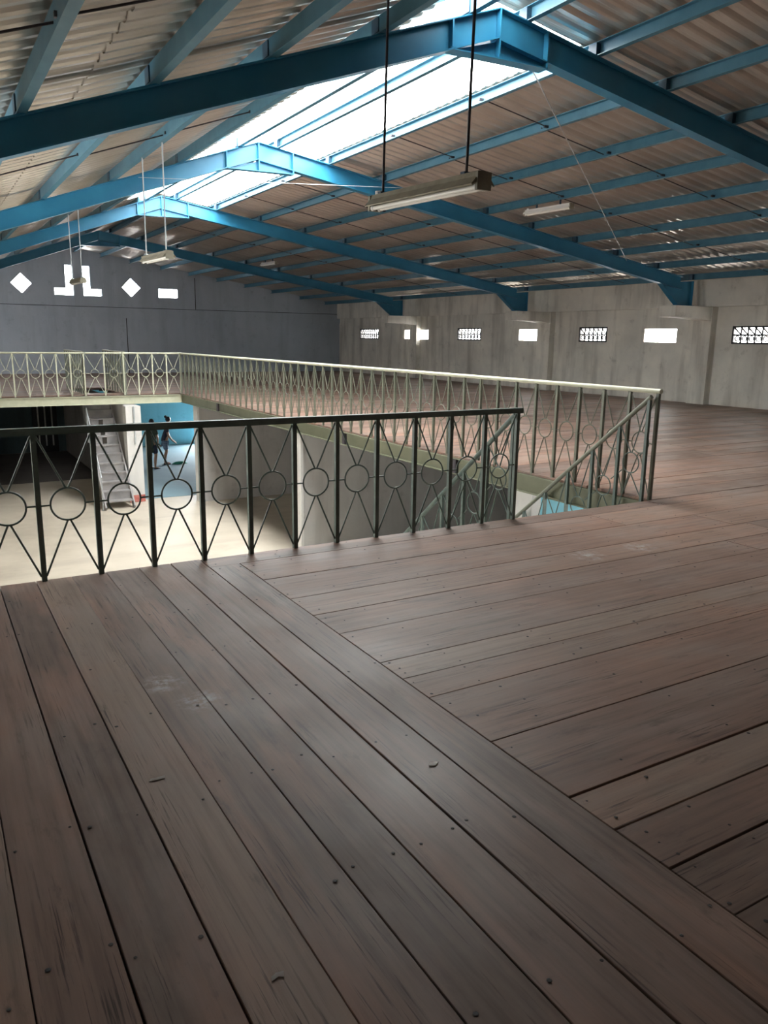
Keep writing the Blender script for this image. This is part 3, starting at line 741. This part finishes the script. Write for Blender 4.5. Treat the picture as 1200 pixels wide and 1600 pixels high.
def figure(label, loc, rz, lean, arm_fwd, top_m, low_m, hem, bun):
    """figure faces local +x; lean = how far the shoulders sit ahead of the hips"""
    t = thing('person', label, 'person', loc, rz)
    hipz, shz = 0.86, 1.30 - lean * 0.25
    s = Sk(); P = s.v((0, 0, hipz), (0.115, 0.15))
    ch = s.chain(P, [((lean * 0.35, 0, hipz + 0.17), (0.095, 0.125)), ((lean * 0.8, 0, shz - 0.06), (0.105, 0.15))])
    nk = s.chain(ch, [((lean * 1.05, 0, shz + 0.07), 0.05), ((lean * 1.2, 0, shz + 0.13), 0.048)])
    hx, hz = lean * 1.45, shz + 0.235
    s.chain(nk, [((hx - 0.01, 0, hz - 0.02), (0.082, 0.072)), ((hx, 0, hz + 0.07), (0.075, 0.068))])
    hands = []
    for sd in (-1, 1):
        a = s.chain(P, [((0.01, sd * 0.10, hipz - 0.10), 0.085), ((0.05, sd * 0.11, 0.47), 0.058), ((0.0, sd * 0.11, 0.30), 0.055), ((-0.02, sd * 0.115, 0.09), 0.034), ((-0.015, sd * 0.115, 0.045), 0.035), ((0.07, sd * 0.12, 0.028), 0.030), ((0.15, sd * 0.125, 0.02), 0.022)])
        sh = s.chain(ch, [((lean * 0.9, sd * 0.17, shz - 0.02), 0.052)])
        el = (lean * 0.9 + arm_fwd * 0.35 - 0.02, sd * 0.21, shz - 0.27)
        wr = (lean * 0.9 + arm_fwd, sd * 0.13, shz - 0.44)
        w_ = s.chain(sh, [(el, 0.038), (wr, 0.026), ((wr[0] + 0.05, wr[1], wr[2] - 0.035), (0.034, 0.018))])
        q = (wr[0] + 0.05, wr[1], wr[2] - 0.035)
        for k, (dx, ln) in enumerate(((-0.027, 0.062), (-0.009, 0.074), (0.009, 0.070), (0.027, 0.055))):
            s.chain(w_, [((q[0] + 0.03, q[1] + dx, q[2] - 0.02), 0.009), ((q[0] + 0.03 + ln * 0.6, q[1] + dx * 1.1, q[2] - 0.03 - ln * 0.35), 0.0085), ((q[0] + 0.03 + ln * 0.7, q[1] + dx * 1.1, q[2] - 0.04 - ln * 0.85), 0.007)])
        s.chain(w_, [((q[0] + 0.0, q[1] - sd * 0.042, q[2] - 0.02), 0.010), ((q[0] + 0.03, q[1] - sd * 0.055, q[2] - 0.045), 0.008)])
    link('body', skin_mesh('body', s.V, s.E, s.R, M['skin']), t)
    # face
    fm_ = MB(); fm_.prism([(hx + 0.075, hz + 0.035), (hx + 0.105, hz - 0.0), (hx + 0.075, hz - 0.012)], 'y', -0.012, 0.012); fm_.obj('nose', M['skin'], t)
    hm = ball((hx - 0.018, 0, hz + 0.065), (0.092, 0.085, 0.095))
    if bun: b2 = ball((hx - 0.095, 0, hz + 0.15), (0.05, 0.05, 0.048)); hm.add(b2.v, b2.f, 0, True)
    hm.obj('hair', M['hair'], t)
    # shirt with sleeves
    g = Sk(); p = g.v((0, 0, hipz - hem[0]), (0.15, 0.18)); c1 = g.chain(p, [((0, 0, hipz + 0.03), (0.13, 0.165)), ((lean * 0.35, 0, hipz + 0.17), (0.115, 0.14)), ((lean * 0.8, 0, shz - 0.06), (0.122, 0.165))])
    g.chain(c1, [((lean * 1.0, 0, shz + 0.03), 0.07)])
    for sd in (-1, 1):
        g.chain(c1, [((lean * 0.9, sd * 0.17, shz - 0.02), 0.066), ((lean * 0.9 + arm_fwd * 0.17 - 0.01, sd * 0.195, shz - 0.15), 0.058)])
    link('shirt', skin_mesh('shirt', g.V, g.E, g.R, top_m), t)
    # shorts
    g = Sk(); p = g.v((0, 0, hipz - 0.01), (0.128, 0.165))
    for sd in (-1, 1): g.chain(p, [((0.01, sd * 0.10, hipz - 0.12), 0.102), ((0.04, sd * 0.11, hem[1]), 0.090)])
    link('shorts', skin_mesh('shorts', g.V, g.E, g.R, low_m), t)
    for sd in (-1, 1):
        MB().prism([(-0.06, 0.0), (0.18, 0.0), (0.18, 0.014), (0.06, 0.02), (-0.06, 0.025)], 'y', sd * 0.12 - 0.045, sd * 0.12 + 0.045).obj('slipper', M['navy'], t)
    return t
figure('person with hair in a bun, navy top and plaid shorts, stooping in the blue room', (7.14, 27.1, G + 0.006), math.radians(-15), 0.11, 0.17, M['navy'], M['plaid'], (0.10, 0.50), True)
figure('person in a long olive shirt and dark shorts standing left of the stooping person', (6.5, 26.3, G + 0.006), math.radians(35), 0.03, 0.12, M['olive'], M['navy'], (0.34, 0.50), False)
gc = MB(); ring = []
for k in range(14):
    a = 2 * math.pi * k / 14; ring.append((0.27 * math.cos(a) * (1 + 0.15 * math.sin(3 * a)), 0.16 * math.sin(a), 0.0))
gc.v = [(x, y, 0.004) for x, y, z in ring] + [(x * 0.6, y * 0.6, 0.06 + 0.02 * math.sin(k * 2.1)) for k, (x, y, z) in enumerate(ring)] + [(0, 0, 0.09)]
for k in range(14): gc.f.append([k, (k + 1) % 14, 14 + (k + 1) % 14, 14 + k]); gc.f.append([14 + k, 14 + (k + 1) % 14, 28])
gc.mi = [0] * len(gc.f); gc.sm = [True] * len(gc.f)
g0 = gc.obj('floor_cloth', M['greencloth'], label='crumpled green cloth on the floor at the feet of the stooping person', category='cloth'); g0.location = (7.62, 27.0, G + 0.006)

# ------------------------------------------------------------------ scraps on the deck
def fleck(x, y, pts, m, name, label, cat, z=0.0012, h=0.0012, group=None):
    b = MB().prism(pts, 'z', 0, h); o = b.obj(name, m, label=label, category=cat); o.location = (x, y, z)
fleck(1.51, 2.16, [(-0.022, -0.008), (0.0, -0.016), (0.024, -0.002), (0.016, 0.008), (0.002, 0.006), (-0.012, 0.012)], M['paper'], 'paper_scrap', 'small torn white paper scrap lying on the boards, centre of the deck', 'paper scrap', 0.0015, 0.004)
fleck(0.59, 2.56, [(-0.03, -0.006), (0.026, -0.010), (0.03, 0.008), (-0.02, 0.010)], M['fleck'], 'paint_fleck', 'pale dried paint fleck on the left boards, farther of the two', 'paint fleck')
fleck(0.62, 1.53, [(-0.02, -0.010), (0.0, -0.004), (0.012, -0.012), (0.018, 0.006), (0.0, 0.010), (-0.016, 0.004)], M['fleck'], 'paint_fleck', 'pale dried paint fleck on the left boards, nearer of the two', 'paint fleck')
